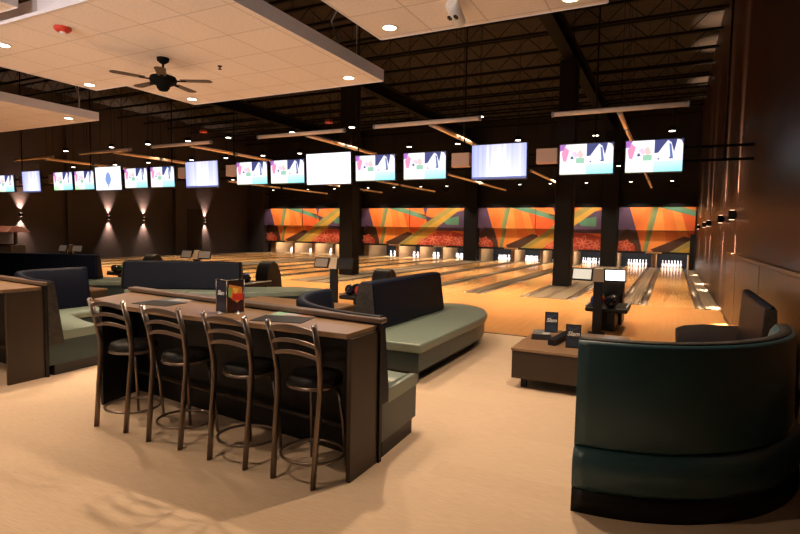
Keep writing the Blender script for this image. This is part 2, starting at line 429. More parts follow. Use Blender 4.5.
# ------------------------------------------------------------------ ceiling structure
lab = ['nearest', 'second', 'third', 'fourth', 'fifth', 'sixth', 'seventh', 'eighth', 'ninth', 'tenth']
jy = [3.4+1.75*k for k in range(17)]
jm = MB()
jm.box(XL, XR, -.05, .05, ZR-.06, ZR); jm.box(XL, XR, -.05, .05, ZR-.62, ZR-.55)
xx = XL; up = True
while xx < XR-.5:
    a = (xx, 0, ZR-.06 if up else ZR-.57); b = (min(xx+.55, XR), 0, ZR-.57 if up else ZR-.06)
    jm.tube([a, b], .014, 4); xx += .55; up = not up
j0 = jm.build('roof_joist', 'blacksteel')
for k, y in enumerate(jy):
    o = j0 if k == 0 else j0.copy()
    if k: COL.objects.link(o)
    o.location.y = y
    tag(o, 'black open-web roof joist crossing the dark ceiling above the tile clouds and lanes', 'joist', 'roof joists')
for x, nm in ((-3.2, 'right of centre'), (-11.3, 'above the left column'), (-19.2, 'far left')):
    g = MB(); g.box(x-.18, x+.18, 3, 32, 7.4, 7.44); g.box(x-.18, x+.18, 3, 32, 7.93, 7.97); g.box(x-.015, x+.015, 3, 32, 7.44, 7.93)
    tag(g.build('roof_girder', 'blacksteel'), 'black steel roof girder running toward the pins, %s' % nm, 'girder', 'roof girders')

# suspended tile clouds
def cloud(poly, z, label, rods):
    t = empty('ceiling_cloud', (poly[0][0], poly[0][1], z), 0, label, 'ceiling panel', 'suspended ceiling clouds')
    ox, oy = poly[0]; q = [(x-ox, y-oy) for x, y in poly]
    MB().prism(q, 0, .05).build('tile_field', 'tile', t)
    f = MB(); n = len(q)
    ar = sum(q[i][0]*q[(i+1) % n][1]-q[(i+1) % n][0]*q[i][1] for i in range(n))
    for i in range(n):
        a, b = Vector(q[i]), Vector(q[(i+1) % n]); d = (b-a).normalized(); nn = Vector((d.y, -d.x))*(1 if ar > 0 else -1)
        a2, b2 = a-d*0, b+d*0
        pts = [a2, b2, b2+nn*.012, a2+nn*.012]
        f.prism([(p.x, p.y) for p in pts], -.006, .15)
    f.build('fascia', 'fascia', t)
    for x, y in rods:
        MB().tube([(x-ox, y-oy, .05), (x-ox, y-oy, ZR-z)], .006, 6).build('hanger_wire', 'grey', t)
    return t
ZC = 3.85
cloud([(-8.08, 3.3), (-3.72, 3.3), (-3.72, 6.76), (-7.38, 6.76), (-7.38, 5.46), (-8.08, 5.46)], ZC, 'large white tiled ceiling cloud with the fan, upper left', [(-7.9, 3.6), (-4.0, 3.6), (-4.0, 6.5), (-7.2, 6.5)])
cloud([(-2.95, 2.2), (-.62, 2.2), (-.62, 5.31), (-2.95, 5.31)], ZC, 'white tiled ceiling cloud at the top centre right', [(-2.7, 2.5), (-.9, 2.5), (-.9, 5.0), (-2.7, 5.0)])
cloud([(-14.5, 4.4), (-10.3, 4.4), (-10.3, 7.0), (-14.5, 7.0)], ZC, 'white tiled ceiling cloud at the left edge below the large one', [(-10.6, 6.8), (-14, 6.8), (-10.6, 4.7)])
cloud([(-8.3, .4), (-5.75, .4), (-5.75, 3.1), (-8.3, 3.1)], ZC, 'corner of a tiled ceiling cloud at the top left behind the large cloud', [(-6, .8), (-8, 2.8)])
# loops of flexible conduit by the clouds
for pts, lb in (([(-10.62, 6.8, 4.0), (-10.62, 6.83, 4.3), (-10.75, 6.8, 4.6), (-10.7, 6.8, 5.0), (-10.7, 6.8, ZR)], 'grey conduit loop rising from the left ceiling cloud'),
                ([(-4.05, 6.1, 4.0), (-4.05, 6.12, 4.25), (-4.15, 6.1, 4.5), (-3.95, 6.1, 4.8), (-3.95, 6.1, ZR)], 'grey conduit loop rising from the corner of the large ceiling cloud')):
    tag(MB().tube(pts, .012, 6).build('conduit', 'grey'), lb, 'conduit', 'conduits')

# recessed downlights in the clouds
dl = empty('recessed_downlight', (0, 0, 0))
MB().lathe([(.085, 0), (.085, -.006), (.068, -.010), (.066, 0)], n=20).build('trim_ring', 'white', dl)
MB().lathe([(.066, -.002), (.066, -.007)], n=20).build('lens', 'lens', dl)
index_kids(dl); first = True
DL = [(-7.1, 3.66, 'at the left edge of the large cloud'), (-7.84, 5.2, 'in the left corner of the large cloud'), (-7.1, 6.45, 'beyond the fan in the large cloud'),
      (-4.07, 6.42, 'in the far right corner of the large cloud'), (-2.7, 5.03, 'in the left corner of the top right cloud'), (-.9, 5.08, 'in the right corner of the top right cloud'), (-10.65, 6.62, 'in the corner of the left cloud')]
for x, y, lb in DL:
    o = dl if first else copy_tree(dl); first = False
    o.location = (x, y, ZC-.002); tag(o, 'round recessed downlight '+lb, 'ceiling light', 'recessed downlights')
    spot((x, y, ZC-.03), 150, 125, .7, (1, .74, .50), (x, y, 0), .03)

# ceiling fan
fan = empty('ceiling_fan', (-5.76, 4.78, ZC), 0, 'dark bronze ceiling fan hanging from the large tile cloud', 'ceiling fan')
MB().lathe([(.075, 0), (.07, -.04), (.03, -.07)], n=18).build('canopy', 'blacksteel', fan)
MB().tube([(0, 0, -.06), (0, 0, -.2)], .014).build('downrod', 'blacksteel', fan)
MB().lathe([(.03, -.18), (.06, -.2), (.15, -.23), (.165, -.27), (.15, -.31), (.08, -.34), (.075, -.37), (.05, -.40), (.01, -.41)], n=20).build('motor', 'blacksteel', fan)
for k in range(5):
    a = 2*PI*k/5+.5
    b = MB(); b.box(.16, .28, -.02, .02, -.285, -.275); br = b.rot(a).build('blade_bracket', 'blacksteel', fan)
    b = MB(); b.prism([(.22, -.05), (.56, -.065), (.6, -.03), (.6, .03), (.56, .065), (.22, .05)], -.275, -.268); b.rot(a).build('blade', 'darkwood', fan)
# red smoke alarm, sprinkler, spotlight on clouds
al = empty('fire_alarm', (-5.89, 3.62, ZC), 0, 'round red fire alarm on the large tile cloud', 'fire alarm')
MB().lathe([(.085, 0), (.085, -.02), (.06, -.045), (.02, -.05)], n=20).build('housing', 'red', al)
MB().lathe([(.03, -.045), (.03, -.065), (.01, -.07)], n=12).build('strobe_lens', 'white', al)
sp = empty('sprinkler_head', (-5.34, 5.31, ZC), 0, 'small dark sprinkler head on the large tile cloud right of the fan', 'sprinkler')
MB().lathe([(.03, 0), (.03, -.008), (.01, -.01), (.008, -.04)], n=12).build('body', 'blacksteel', sp)
MB().lathe([(.025, -.04), (.025, -.044)], n=12).build('deflector', 'blacksteel', sp)
ls = empty('projector', (-1.86, 4.72, ZC), 0, 'small white spotlight projector fixed under the top right ceiling cloud', 'projector')
MB().tube([(0, 0, 0), (0, 0, -.06)], .02).build('mount', 'grey', ls)
p_ = MB(); p_.lathe([(.045, -.13), (.06, -.12), (.065, .1), (.05, .13)], n=16).rot(1.15, 'X').move((0, .02, -.1)); p_.build('barrel', 'white', ls)
for s_ in (-1, 1): MB().box(s_*.03-.012, s_*.03+.012, -.08, -.02, -.175, -.155).build('vent', 'black', ls)

# copper tubes hanging over the lanes
def tube_bar(p0, p1, label, grp):
    t = empty('linear_light_tube', p0, 0, label, 'light tube', grp)
    d = Vector(p1)-Vector(p0); L = d.length; u = d.normalized()
    MB().tube([(0, 0, 0), tuple(d)], .042, 10).build('tube', 'tube', t)
    for e in (.0, 1.): MB().tube([tuple(d*e-u*.02), tuple(d*e+u*.02)], .05, 10).build('end_cap', 'grey', t)
    for e in (.15, .85):
        p = d*e; MB().tube([tuple(p), (p.x, p.y, ZR-p0[2])], .005, 5).build('cable', 'blacksteel', t)
XB = [(-2.02, .14, 10.05), (-5.6, -3.33, 9.85), (-8.79, -6.41, 9.95), (-12.6, -10.45, 10.08), (-15.9, -13.65, 10.2), (-19.7, -17.6, 10.4)]
YBx = [-.92, -4.42, -7.55, -11.4, -14.6, -18.3]
for i, ((a, b, y), x) in enumerate(zip(XB, YBx)):
    tube_bar((a, y, 3.9), (b, y, 3.9), 'copper coloured light tube hanging crosswise, %s one' % ('rightmost' if i == 0 else '%s from the right' % ordn[i]), 'crosswise light tubes')
    tube_bar((x, y+.2, 3.9), (x, y+1.72, 3.9), 'copper coloured tube pointing to the pins, near half, %s' % ('rightmost' if i == 0 else '%s from the right' % ordn[i]), 'lengthwise light tubes')
    tube_bar((x, y+1.85, 3.9), (x, y+3.4, 3.9), 'copper coloured tube pointing to the pins, second half, %s' % ('rightmost' if i == 0 else '%s from the right' % ordn[i]), 'lengthwise light tubes')
    tube_bar((x, 18.7, 3.9), (x, 22.3, 3.9), 'far copper coloured tube over the lanes, near half, %s' % ('rightmost' if i == 0 else '%s from the right' % ordn[i]), 'far light tubes')
    tube_bar((x, 22.6, 3.9), (x, 26.6, 3.9), 'far copper coloured tube over the lanes, far half, %s' % ('rightmost' if i == 0 else '%s from the right' % ordn[i]), 'far light tubes')

# hanging downlights over the lanes
pd = empty('pendant_downlight', (0, 0, 0))
MB().tube([(0, 0, .1), (0, 0, ZR-4.4)], .006, 6).build('stem', 'blacksteel', pd)
MB().lathe([(.085, 0), (.09, .02), (.085, .1), (.03, .12)], n=16).build('can', 'blacksteel', pd)
MB().lathe([(.075, -.004), (.075, .002)], n=16).build('lens', 'lens2', pd)
index_kids(pd); first = True
rowsn = {12.0: 'first row beyond the screens', 15.4: 'second row beyond the screens', 22.4: 'row over mid lane', 29.2: 'row near the murals'}
XS = [-.12, -1.95, -4.05, -5.88, -7.5, -9.41, -11.75, -13.4, -15.2, -17.0, -19.5, -21.6, -24.5]
for y in (12.0, 15.4, 22.4, 29.2):
    for i, x in enumerate(XS):
        if y == 12.0 and i in (0, 1, 11, 12): continue
        o = pd if first else copy_tree(pd); first = False
        o.location = (x, y, 4.4); tag(o, 'small black can downlight, %s over the %s' % (('rightmost' if i == 0 else ordn[i]+' from the right'), rowsn[y]) if False else 'small black can downlight, %s, %s' % (rowsn[y], 'rightmost position' if i == 0 else ordn[i]+' position from the right wall'), 'ceiling light', 'can downlights over the lanes')
# real light of those cans, one lamp per lane pair and row
for x in PM:
    for y, pw in ((11.9, 420), (15.4, 700), (22.4, 650), (29.2, 420)):
        spot((x+.9, y, 4.36), pw*.55, 105, .8, (1, .70, .42), (x+.9, y, 0), .07)
        spot((x-.9, y, 4.36), pw*.55, 105, .8, (1, .70, .42), (x-.9, y, 0), .07)
# red strobes under the roof
for x, y, lb in ((-11.9, 11.2, 'left'), (-7.8, 11.4, 'right')):
    t = empty('fire_strobe', (x, y, 4.42), 0, 'small red fire strobe hanging under the dark roof, %s of the two' % lb, 'fire strobe', 'red strobes')
    MB().lathe([(.10, 0), (.10, .05), (.05, .09)], n=16).build('housing', 'red', t)
    MB().tube([(0, 0, .08), (0, 0, ZR-4.42)], .006, 6).build('stem', 'blacksteel', t)

# mural wash lights: small black floods on the back wall soffit
for i, (x0, x1) in enumerate(((-2.6, 1.0), (-10.4, -3.5), (-18.4, -11.4), (-27.0, -20.0))):
    n = 2 if i == 0 else 4
    for k in range(n):
        x = x0+(x1-x0)*(k+.5)/n
        t = empty('wash_light', (x, 30.5, 4.2), 0, 'small black flood washing the %s, position %s' % (['rightmost mural', 'mural behind the near column', 'middle mural', 'leftmost mural'][i], ['one from left', 'two from left', 'three from left', 'four from left'][k]), 'flood light', 'mural wash lights')
        MB().box(-.12, .12, -.06, .06, 0, .08).build('housing', 'blacksteel', t, bevel=.008)
        MB().tube([(0, 0, .07), (0, 0, ZR-4.2)], .008, 6).build('stem', 'blacksteel', t)
        spot((x, 30.5, 4.17), 105, 84, .5, (1, .82, .62), (x, 31.9, 1.7), .05)
# pin deck lights
for i, x in enumerate(LX):
    L = tag(MB().box(x-.45, x+.45, 32.36, 32.46, .95, 1.02).build('pin_light', 'white'), 'pin light hidden above the pins of the %s' % nth(i, 'lane'), 'light', 'pin lights')
    area((x, 32.42, .94), 48, .9, .08, (.93, .95, 1), (x, 33.6, .1))

# ------------------------------------------------------------------ screens
def screen(x0, x1, z0, z1, y, kind, label):
    cx = (x0+x1)/2; W = x1-x0; H = z1-z0
    t = empty('hanging_monitor', (cx, y, z0), 0, label, 'monitor', 'monitors over the lanes')
    t.rotation_euler.x = math.radians(3)
    MB().box(-W/2, W/2, 0, .07, 0, H).build('casing', 'tvframe', t, bevel=.008)
    w_, h_ = W-.03, H-.03
    NV = (.04, .05, .17)
    lowg = (.35, .95, .35) if x1 < -14 else (.85, .98, .80)
    if kind == 'game':
        sh = [(rect(0, 0, 1, 1), (.86, .84, .95)),
              (rect(0, .0, .5, .42), [lowg, (.95, 1, .9), (1, 1, 1), (.9, .8, .9)]),
              (rect(.5, 0, 1, .34), [(.35, .85, .75), (.25, .8, .95), (.55, .9, 1), (.6, .95, .95)]),
              ([(0, .78), (0, 1), (.12, 1), (.06, .8)], (.35, .12, .45)),
              ([(.03, .72), (.1, .92), (.18, .8), (.12, .42), (.06, .45)], (.72, .25, .42)),
              ([(.22, .7), (.3, .78), (.36, .6), (.3, .55)], (.88, .5, .68)), ([(.33, .72), (.4, .82), (.46, .6), (.38, .5)], (.9, .5, .45)),
              ([(.2, .55), (.24, .62), (.27, .52), (.22, .5)], NV),
              (rect(.31, .36, .47, .54), (.28, .52, .38)),
              ([(.51, 1), (1, 1), (1, .84), (.97, .96), (.9, 1), (.85, .6), (.8, .9), (.74, .98), (.66, .8), (.58, .6), (.51, .58)], NV),
              ([(.76, .9), (.8, .85), (.84, .4), (.79, .4)], (.1, .15, .35)),
              (rect(.57, .38, .6, .43), NV), (rect(.77, .4, .8, .45), NV)]
    elif kind == 'white':
        sh = [(rect(0, 0, 1, 1), (1.25, 1.2, 1.3))]
    elif kind == 'emblem':
        sh = [(rect(0, 0, 1, 1), (.95, .98, 1.05)), ([(.44, .25), (.5, .2), (.56, .25), (.62, .45), (.58, .68), (.5, .8), (.42, .68), (.38, .45)], (.2, .3, .6)), ([(.47, .13), (.53, .13), (.53, .2), (.47, .2)], (.2, .3, .6))]
    else:
        sh = []
        n = 22
        rng = random.Random(kind)
        for k in range(n):
            v = rng.uniform(.35, 1.0); mid = 1-abs(k/n-.55)*1.5
            c = (.28+.6*mid*v, .33+.5*mid*v, .75+.3*mid*v)
            c2 = (min(1, c[0]+.35*mid), min(1, c[1]+.35*mid), 1)
            sh.append((rect(k/n, .06, (k+1)/n, 1), [c2, c2, c, c]))
        sh.append((rect(0, 0, 1, .06), (.1, .12, .3)))
    mosaic('screen', w_, h_, sh, 'tv', t, (0, -.004, .015), .0004)
    for s_ in (-.25, .25): MB().box(s_*W-.02, s_*W+.02, .07, .16, H*.35, H*.75).build('bracket', 'blacksteel', t)
    return t
SC = [(-20.0, -18.98, 0, 'game', 'small monitor at the far left edge'), (-18.5, -17.53, 1, 11, 'blue curtain monitor near the left edge, second screen from the left'),
      (-16.87, -15.94, 0, 'game', 'small monitor third from the left'), (-15.84, -14.94, 0, 'game', 'small monitor fourth from the left'), (-14.87, -13.74, 1, 'emblem', 'white monitor showing a blue emblem'),
      (-13.61, -12.68, 0, 'game', 'small monitor just right of the emblem screen'), (-12.56, -11.65, 0, 'game', 'small monitor second right of the emblem screen'), (-11.24, -10.1, 1, 5, 'large monitor showing a blue curtain left of centre'),
      (-9.51, -8.55, 0, 'game', 'small monitor second left of the blank white screen'), (-8.46, -7.48, 0, 'game', 'small monitor just left of the blank white screen'), (-7.43, -6.24, 2, 'white', 'large monitor glowing blank white'),
      (-6.14, -5.17, 0, 'game', 'small monitor just right of the blank white screen'), (-4.99, -4.04, 0, 'game', 'small monitor second right of the blank white screen'), (-3.52, -2.44, 1, 8, 'large monitor showing a pale lilac curtain right of centre'),
      (-1.87, -.95, 0, 'game', 'bowling game monitor second from the right'), (-.78, .11, 0, 'game', 'bowling game monitor rightmost of all')]
for x0, x1, big, kind, lb in SC:
    z0, z1 = ((2.80, 3.35), (2.76, 3.43), (2.75, 3.45))[big]
    if kind == 'game' and x1 > -14 : pass
    screen(x0, x1, z0, z1, 10.0, kind, lb)
# mounting pipes
rail = empty('monitor_rail', (0, 10.2, 3.0), 0, 'pair of black pipes carrying the row of monitors across the hall', 'rail')
for z in (0.0, .22): MB().tube([(XL, 0, z), (XR, 0, z)], .022, 8).build('pipe', 'blacksteel', rail)
for x in (-27, -22, -18.9, -15.4, -12, -9.8, -6.2, -3.75, -1.3, .7):
    MB().tube([(x, 0, 0), (x, 0, ZR-3.0)], .016, 6).build('hanger', 'blacksteel', rail)
for i, (x0, x1) in enumerate(((-2.29, -1.91), (-3.95, -3.58), (-9.9, -9.54), (-11.57, -11.27), (-17.19, -16.92), (-18.79, -18.54))):
    t = empty('speaker', ((x0+x1)/2, 10.02, 3.03), 0, 'tan box speaker hanging between monitors, %s' % ('rightmost' if i == 0 else ordn[i]+' from the right'), 'speaker', 'box speakers')
    MB().box(-(x1-x0)/2, (x1-x0)/2, 0, .15, 0, .27).build('cabinet', 'speaker', t, bevel=.01)
    MB().box(-(x1-x0)/2+.02, (x1-x0)/2-.02, -.008, 0, .02, .25).build('grille', 'speaker', t)

# ------------------------------------------------------------------ sconces
sc = empty('wall_sconce', (0, 0, 0))
MB().box(-.02, .0, -.05, .05, -.05, .05).build('back_plate', 'blacksteel', sc)
MB().box(-.14, -.02, -.055, .055, -.09, .09).build('housing', 'blacksteel', sc, bevel=.006)
for s_ in (-1, 1): MB().box(-.12, -.04, -.035, .035, s_*.092-.002, s_*.092+.002).build('lens', 'glow', sc)
index_kids(sc); first = True
rs = [12.3, 15.1, 20.0, 22.5, 27.5]
for i, y in enumerate(rs):
    o = sc if first else copy_tree(sc); first = False
    o.location = (XR, y, 2.18); tag(o, 'black up and down sconce on the right wall, %s to the camera' % ['nearest', 'second nearest', 'third nearest', 'fourth nearest', 'farthest'][i], 'wall light', 'sconces on the right wall')
    for s_ in (-1, 1):
        spot((XR-.06, y, 2.18+s_*.11), 3200, 21, 1., (1, .66, .44), (XR+.02, y, 2.18+s_*2.11), .012)
ls_ = [15.5, 20.2, 22.5, 27.35]
for i, y in enumerate(ls_):
    o = copy_tree(sc); o.location = (XL, y*1.0, 2.24); o.rotation_euler.z = PI
    tag(o, 'black up and down sconce on the left wall, %s' % ['leftmost', 'second from the left', 'third from the left', 'rightmost beside the murals'][i], 'wall light', 'sconces on the left wall')
    for s_ in (-1, 1):
        spot((XL+.1, y, 2.24+s_*.12), 560, 62, 1., (1, .66, .46), (XL+.06, y, 2.24+s_*2.11), .02)

# ------------------------------------------------------------------ bar counter with booth
FR = [(-1.93, 3.06), (-3.5, 3.05), (-4.3, 3.12), (-4.95, 3.28)]
def bar(off, label, blabel, path, ends):
    ox, oy = -1.93+off[0], 3.06+off[1]
    t = empty('bar_counter', (ox, oy, 0), 0, label, 'counter', 'bar counters')
    L = lambda P: [(x+off[0]-ox, y+off[1]-oy) for x, y in P]
    top = L(FR+[(-5.15, 3.835), (-1.93, 3.472)])
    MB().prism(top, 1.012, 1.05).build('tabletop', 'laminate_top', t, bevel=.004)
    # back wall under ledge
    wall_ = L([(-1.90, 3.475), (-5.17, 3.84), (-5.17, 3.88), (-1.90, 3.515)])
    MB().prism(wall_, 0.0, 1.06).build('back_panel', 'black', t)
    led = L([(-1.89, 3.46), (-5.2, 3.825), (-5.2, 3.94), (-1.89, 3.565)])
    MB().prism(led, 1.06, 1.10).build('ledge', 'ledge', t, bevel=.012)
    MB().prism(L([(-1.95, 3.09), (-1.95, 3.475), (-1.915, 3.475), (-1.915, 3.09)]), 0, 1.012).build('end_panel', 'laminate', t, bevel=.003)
    MB().prism(L([(-4.93, 3.32), (-5.08, 3.88), (-5.04, 3.88), (-4.89, 3.32)]), 0, 1.012).build('end_panel', 'black', t, bevel=.003)
    a, b = L([(-1.95, 3.42), (-4.93, 3.74)]); 
    MB().tube([(a[0], a[1], .24), (b[0], b[1], .24)], .022, 8).build('foot_rail', 'laminate', t)
    return t
def booth(path, label, endmat, left=True, backtop=1.11, outer='slate', cat='booth'):
    ox, oy = path[0]
    p = [(x-ox, y-oy) for x, y in path]
    # smooth the path
    def cr(P, n=5):
        out = []
        for i in range(len(P)-1):
            p0 = Vector(P[max(i-1, 0)]); p1 = Vector(P[i]); p2 = Vector(P[i+1]); p3 = Vector(P[min(i+2, len(P)-1)])
            for k in range(n):
                s = k/n; out.append(tuple(.5*((2*p1)+(p2-p0)*s+(2*p0-5*p1+4*p2-p3)*s*s+(3*p1-p0-3*p2+p3)*s**3)))
        out.append(tuple(P[-1])); return out
    p = cr(p)
    t = empty('curved_booth', (ox, oy, 0), 0, label, cat, 'curved booths')
    def sw(prof, nm, key, bev=0):
        m_ = MB(); m_.left = left; m_.taper = .5; return m_.sweep(p, prof).build(nm, key, t, bevel=bev)
    sw([(.02, .42), (.0, .95), (.0, backtop-.03), (.02, backtop), (.07, backtop), (.09, backtop-.03), (.13, .8), (.18, .5), (.18, .42)], 'backrest', outer)
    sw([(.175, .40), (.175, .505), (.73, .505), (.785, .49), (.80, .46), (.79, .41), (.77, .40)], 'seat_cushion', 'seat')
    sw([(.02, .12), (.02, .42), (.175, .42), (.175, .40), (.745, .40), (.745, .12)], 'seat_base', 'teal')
    sw([(.08, 0), (.08, .12), (.66, .12), (.66, 0)], 'toe_kick', 'toe')
    return t
bar((0, 0), 'brown laminate bar counter with four stools in the foreground', '', None, None)
P1 = [(-1.925, 3.505), (-2.1, 3.507), (-2.45, 3.585), (-2.8, 3.76), (-3.13, 4.06), (-3.33, 4.46), (-3.38, 4.9)]
booth(P1, 'curved booth with grey-green seat joined to the far side of the foreground bar', 'laminate', left=False)
bar((-4.45, .145), 'brown laminate bar counter at the left edge without stools', '', None, None)
P2 = [(-6.37, 3.655), (-6.55, 3.657), (-7.0, 3.75), (-7.6, 3.98), (-8.02, 4.22), (-8.22, 4.65), (-8.22, 5.3)]
b2 = booth(P2, 'curved booth with navy back joined to the left bar counter', 'pattern', left=False)
# patterned end cap of left booth
m_ = MB(); m_.hull([(-.001, .0, .37), (.03, .0, .37), (.03, .18, .37), (-.001, .18, .37)], [(-.001, 0, 1.10), (.03, 0, 1.10), (.03, .075, 1.10), (-.001, .075, 1.10)]); m_.build('end_cap', 'pattern', b2)

# stools
def stool():
    t = empty('bar_stool', (0, 0, 0))
    for s_ in (-1, 1):
        pts = [(s_*.175, -.245, 0.005), (s_*.180, -.215, .35), (s_*.183, -.185, .62), (s_*.187, -.185, .75), (s_*.192, -.215, .93), (s_*.198, -.275, 1.125)]
        MB().tube(pts, .015, 8, flat=(.014, .027)).build('rear_leg', 'bronze', t)
        MB().lathe([(.017, 0), (.016, .008), (.009, .015), (.003, .017)], c=(s_*.198, -.276, 1.118), n=12).build('finial', 'chrome', t)
        MB().tube([(s_*.12, .11, .65), (s_*.145, .15, .35), (s_*.16, .18, .004)], .013, 8).build('front_leg', 'bronze', t)
    for k, (z, h, y) in enumerate(((1.085, .036, -.262), (1.0, .028, -.24), (.915, .028, -.215))):
        N = 10; m_ = MB(); up_, dn_ = [], []
        rows = []
        for i in range(N+1):
            u = i/N*2-1; x = u*.19; zz = z+.032*(1-u*u) - (.012 if k else 0); yy = y-.028*(1-u*u)
            rows.append([m_.bm.verts.new(v) for v in ((x, yy-.008, zz-h), (x, yy-.008, zz), (x, yy+.008, zz), (x, yy+.008, zz-h))])
        for A, B in zip(rows, rows[1:]):
            for q in range(4): m_._f([A[q], A[(q+1) % 4], B[(q+1) % 4], B[q]], True)
        m_._f(rows[0]); m_._f(rows[-1][::-1])
        m_.build('back_slat', 'bronze', t, bevel=.003)
    MB().tube([(.19*math.cos(a), .19*math.sin(a), .655) for a in [2*PI*k/28 for k in range(28)]], .014, 8, closed=True).build('seat_ring', 'bronze', t)
    MB().lathe([(.16, .65), (.192, .665), (.20, .69), (.188, .72), (.14, .735), (.01, .737)], n=28).build('seat_cushion', 'black', t)
    # foot ring
    MB().tube([(.235*math.cos(a), -.02+.215*math.sin(a), .15) for a in [2*PI*k/28 for k in range(28)]], .011, 8, closed=True).build('foot_ring', 'bronze', t)
    return t
s0 = stool(); index_kids(s0)
for i, (x, y, rz, lb) in enumerate(((-4.26, 3.19, .07, 'leftmost, at the far end of the bar'), (-3.57, 3.17, .03, 'second from the left'), (-2.87, 3.15, .0, 'third from the left, before the standing menu'), (-2.25, 3.14, -.03, 'rightmost, nearest the brown end panel'))):
    o = s0 if i == 0 else copy_tree(s0)
    o.location = (x, y, 0); o.rotation_euler.z = rz
    tag(o, 'bronze ladder-back bar stool with black round seat, '+lb, 'bar stool', 'bar stools at the counter')

# ------------------------------------------------------------------ printed menus
def flat_menu(x, y, z, rz, w, h, shapes, label):
    t = empty('menu_sheet', (x, y, z), rz, label, 'menu')
    MB().box(-w/2, w/2, -h/2, h/2, 0, .004).build('card', 'black', t)
    o = mosaic('print', w-.02, h-.02, shapes, 'print', t, (0, -h/2+.01, .0046), .0003)
    o.rotation_euler.x = -PI/2; o.rotation_euler.z = 0
    # lay flat: picture faces up
    o.rotation_euler = (-PI/2, 0, 0); o.location = (0, h/2-.01, .0046); o.scale = (1, 1, 1)
    return t
blend_sh = [(rect(0, 0, 1, 1), [(.25, .2, .2), (.2, .22, .24), (.35, .3, .3), (.3, .2, .15)]), (rect(.05, .1, .35, .9), (.30, .55, .40)), (rect(.3, .3, .7, .7), (.65, .68, .72)), ([(.65, .1), (.95, .1), (.9, .6), (.7, .8)], (.5, .2, .12)), (rect(.05, .75, .3, .95), (.7, .6, .3))]
flat_menu(-2.68, 3.31, 1.05, .25, .42, .28, blend_sh, 'glossy colourful menu lying on the bar near its right end')
flat_menu(-4.18, 3.40, 1.05, .1, .40, .26, [(rect(0, 0, 1, 1), (.08, .08, .09)), (rect(.3, .2, .8, .8), (.35, .36, .4)), (rect(.6, .3, .95, .6), (.45, .3, .2))], 'dark menu lying flat on the bar between the two left stools')
def tent(x, y, z, rz, w, h, label, two=False, wd='Slam'):
    t = empty('table_tent', (x, y, z), rz, label, 'menu holder')
    MB().box(-w/2, w/2, -.012, .012, 0, .012).build('base', 'chrome' if two else 'black', t)
    if two:
        # three-sided chrome frame standing upright with two visible faces
        for (ax, ay, bx, by, nm) in ((-w*.62, .03, 0.01, -.075, 'left'), (.01, -.075, w*.62, .03, 'right')):
            L = math.hypot(bx-ax, by-ay); ang = math.atan2(by-ay, bx-ax)
            p = bpy.data.objects.new('panel', None)
            sub = MB().box(-L/2, L/2, 0, .006, .005, h).rot(ang).move(((ax+bx)/2, (ay+by)/2, 0)).build('panel', 'black', t)
            if nm == 'left': shp = [(rect(0, 0, 1, 1), (.012, .014, .03)), (rect(.1, .05, .9, .3), (.02, .03, .05))]
            else: shp = [(rect(0, 0, 1, 1), (.03, .01, .01)), ([(.1, .9), (.9, .8), (.95, .45), (.6, .3), (.1, .5)], (.75, .25, .04)), ([(.3, .8), (.7, .75), (.5, .5)], (.85, .55, .1)), (rect(.3, .38, .95, .6), (.7, .05, .03)), (rect(.05, .5, .25, .8), (.25, .4, .1)), (rect(.1, .05, .9, .3), (.04, .01, .01))]
            pc = mosaic('print', L-.01, h-.02, shp, 'print', t, ((ax+bx)/2+math.sin(ang)*.002, (ay+by)/2-math.cos(ang)*.002, .01), .0004); pc.rotation_euler.z = ang
            MB().tube([(ax, ay, 0), (ax, ay, h+.004)], .004, 6).build('frame_post', 'chrome', t)
            MB().tube([(ax, ay, h), (bx, by, h)], .004, 6).build('frame_rail', 'chrome', t)
            if nm == 'left':
                text(wd, .055, 'lettering', 'ink', t, ((ax+bx)/2+math.sin(ang)*.006, (ay+by)/2-math.cos(ang)*.006, h*.60), (PI/2, 0, ang))
        MB().tube([(w*.62, .03, 0), (w*.62, .03, h+.004)], .004, 6).build('frame_post', 'chrome', t)
    else:
        MB().box(-w/2, w/2, -.006, .006, .005, h).build('card', 'black', t)
        mosaic('print', w-.012, h-.012, [(rect(0, 0, 1, 1), (.012, .016, .03)), (rect(.05, .04, .95, .35), (.015, .028, .05)), ([(.1, .9), (.5, .8), (.9, .95), (.9, .85), (.5, .72), (.1, .82)], (.03, .05, .09))], 'print', t, (0, -.008, .011), .0004)
        text(wd, w*.42, 'lettering', 'ink', t, (0, -.010, h*.60), (PI/2, 0, 0))
    return t
tent(-3.27, 3.34, 1.05, .42, .19, .275, 'chrome three-sided menu stand with red picture on the bar', True)

# ------------------------------------------------------------------ low table with menus right of centre
def low_table(x0, x1, y0, y1, label):
    t = empty('low_table', ((x0+x1)/2, (y0+y1)/2, 0), 0, label, 'coffee table', 'low tables')
    w, h = (x1-x0)/2, (y1-y0)/2
    MB().box(-w, w, -h, h, .43, .46).build('tabletop', 'laminate_top', t, bevel=.004)
    MB().box(-w+.01, w-.01, -h+.01, h-.01, .115, .43).build('box_body', 'laminate', t, bevel=.004)
    for sx in (-1, 1):
        for sy in (-1, 1): MB().box(sx*(w-.13)-.03, sx*(w-.13)+.03, sy*(h-.13)-.03, sy*(h-.13)+.03, 0, .13).build('leg', 'black', t)
low_table(-1.57, -.42, 5.95, 7.35, 'low brown coffee table with two menu tents right of centre')
low_table(-7.0, -4.9, 6.5, 8.0, 'low brown coffee table beyond the foreground bar')
low_table(-11.7, -10.4, 5.9, 7.2, 'low brown table with a small card in the left background')
tent(-1.36, 7.15, .46, .15, .165, .27, 'black menu tent at the far left of the low table')
tent(-.95, 6.3, .46, .15, .165, .27, 'black menu tent on the low table nearest the curved booth')
